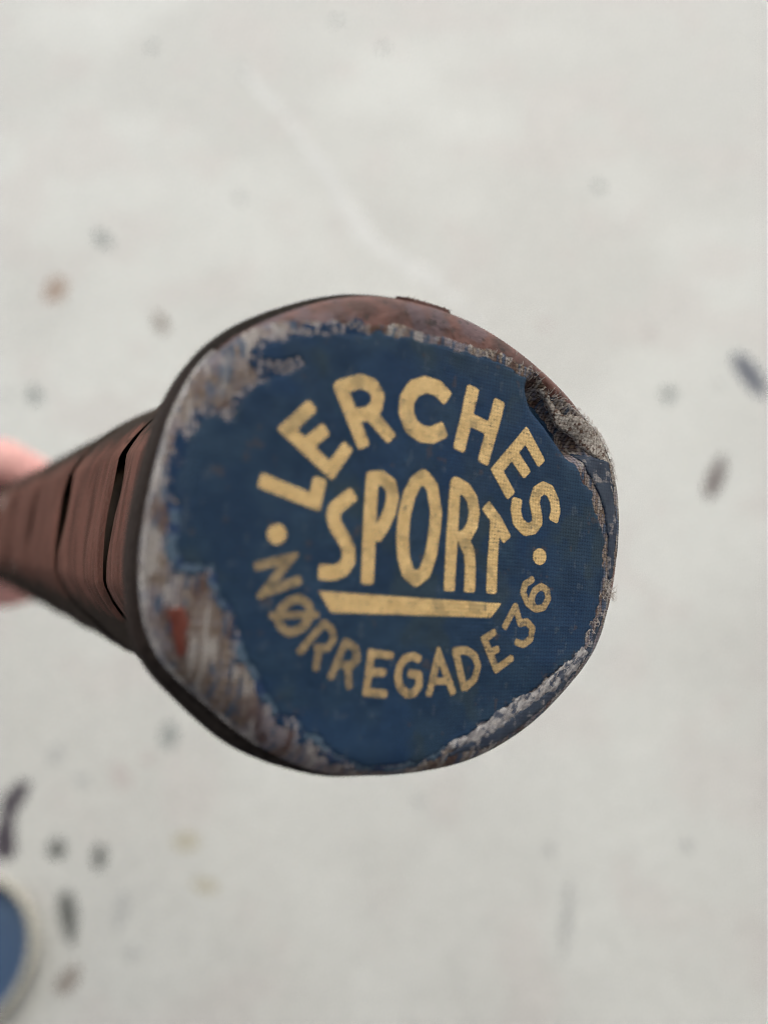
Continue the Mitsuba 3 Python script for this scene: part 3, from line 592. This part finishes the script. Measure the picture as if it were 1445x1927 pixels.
arms.append([(246, -235, -375, 13), (236, -215, -415, 10), (228, -210, -440, 8.5)])
arms.append(('plate', [(-165, -300, 190, 75), (165, -300, 190, 75), (-110, -310, -60, 95), (110, -310, -60, 95), (0, -290, 100, 120)]))
arms.append(('plate', [(-110, -310, -60, 95), (110, -310, -60, 95), (-95, -330, -250, 100), (95, -330, -250, 100)]))
arms.append([(0, -300, 230, 62), (0, -275, 330, 58)])
arms.append(('plate', [(0, -255, 450, 92), (0, -225, 430, 84), (0, -190, 350, 48), (0, -275, 340, 62)]))
arms.append([(0, -150, 430, 9), (0, -126, 392, 13), (0, -140, 386, 10)])
for q in (-1, 1):
    arms.append([(q * 92, -255, 420, 13), (q * 95, -258, 385, 10)])
    arms.append([(q * 95, -330, -260, 92), (q * 105, -335, -680, 58), (q * 110, -365, -1050, 40), (q * 112, -360, -1085, 38)])
    arms.append([(q * 112, -370, -1108, 30), (q * 116, -285, -1120, 20)])
h = bones(arms)
obj('body', trimesh.Trimesh(h.vertices * MM, h.faces), 'skin', 'person', smooth=True)
def fat(chains): return bones([(c[0], [(*j[:3], j[3] + 9) for j in c[1]]) if c[0] == 'plate' else [(*j[:3], j[3] + 9) for j in c] for c in chains])
half = [(a + b) / 2 for a, b in zip(fore, elbow)]
top = fat([[(*half, 37), (*elbow, 41), (-205, -300, 190, 56)], [(205, -300, 190, 56), (290, -330, -90, 42), (262, -285, -250, 32)],
           ('plate', [(-165, -300, 190, 77), (165, -300, 190, 77), (-110, -310, -60, 97), (110, -310, -60, 97), (0, -290, 100, 122)]),
           ('plate', [(-110, -310, -60, 97), (110, -310, -60, 97), (-95, -330, -270, 102), (95, -330, -270, 102)])])
obj('jersey', trimesh.Trimesh(top.vertices * MM, top.faces), 'jersey', 'person', smooth=True)
legs = fat([[(q * 95, -330, -240, 97), (q * 105, -335, -680, 62), (q * 110, -365, -1065, 48)] for q in (-1, 1)] + [('plate', [(-95, -330, -240, 97), (95, -330, -240, 97)])])
obj('trousers', trimesh.Trimesh(legs.vertices * MM, legs.faces), 'trousers', 'person', smooth=True)
for q in (-1, 1):
    sh = bones([('plate', [(q * 112, -385, -1108, 38), (q * 112, -360, -1060, 44), (q * 122, -262, -1122, 26), (q * 104, -262, -1122, 26)])])
    v = sh.vertices.copy(); v[:, 2] = np.maximum(v[:, 2], GROUND_Z / MM + 2)
    obj('shoe', trimesh.Trimesh(v * MM, sh.faces), 'shoe', 'person', smooth=True)
hair = bones([('plate', [(0, -268, 462, 94), (0, -240, 470, 84), (0, -300, 400, 74)])])
obj('hair', trimesh.Trimesh(hair.vertices * MM, hair.faces), 'hair', 'person', smooth=True)
labels['person'] = {'label': 'person with bare pink hand gripping the racket handle at the left edge', 'category': 'person'}
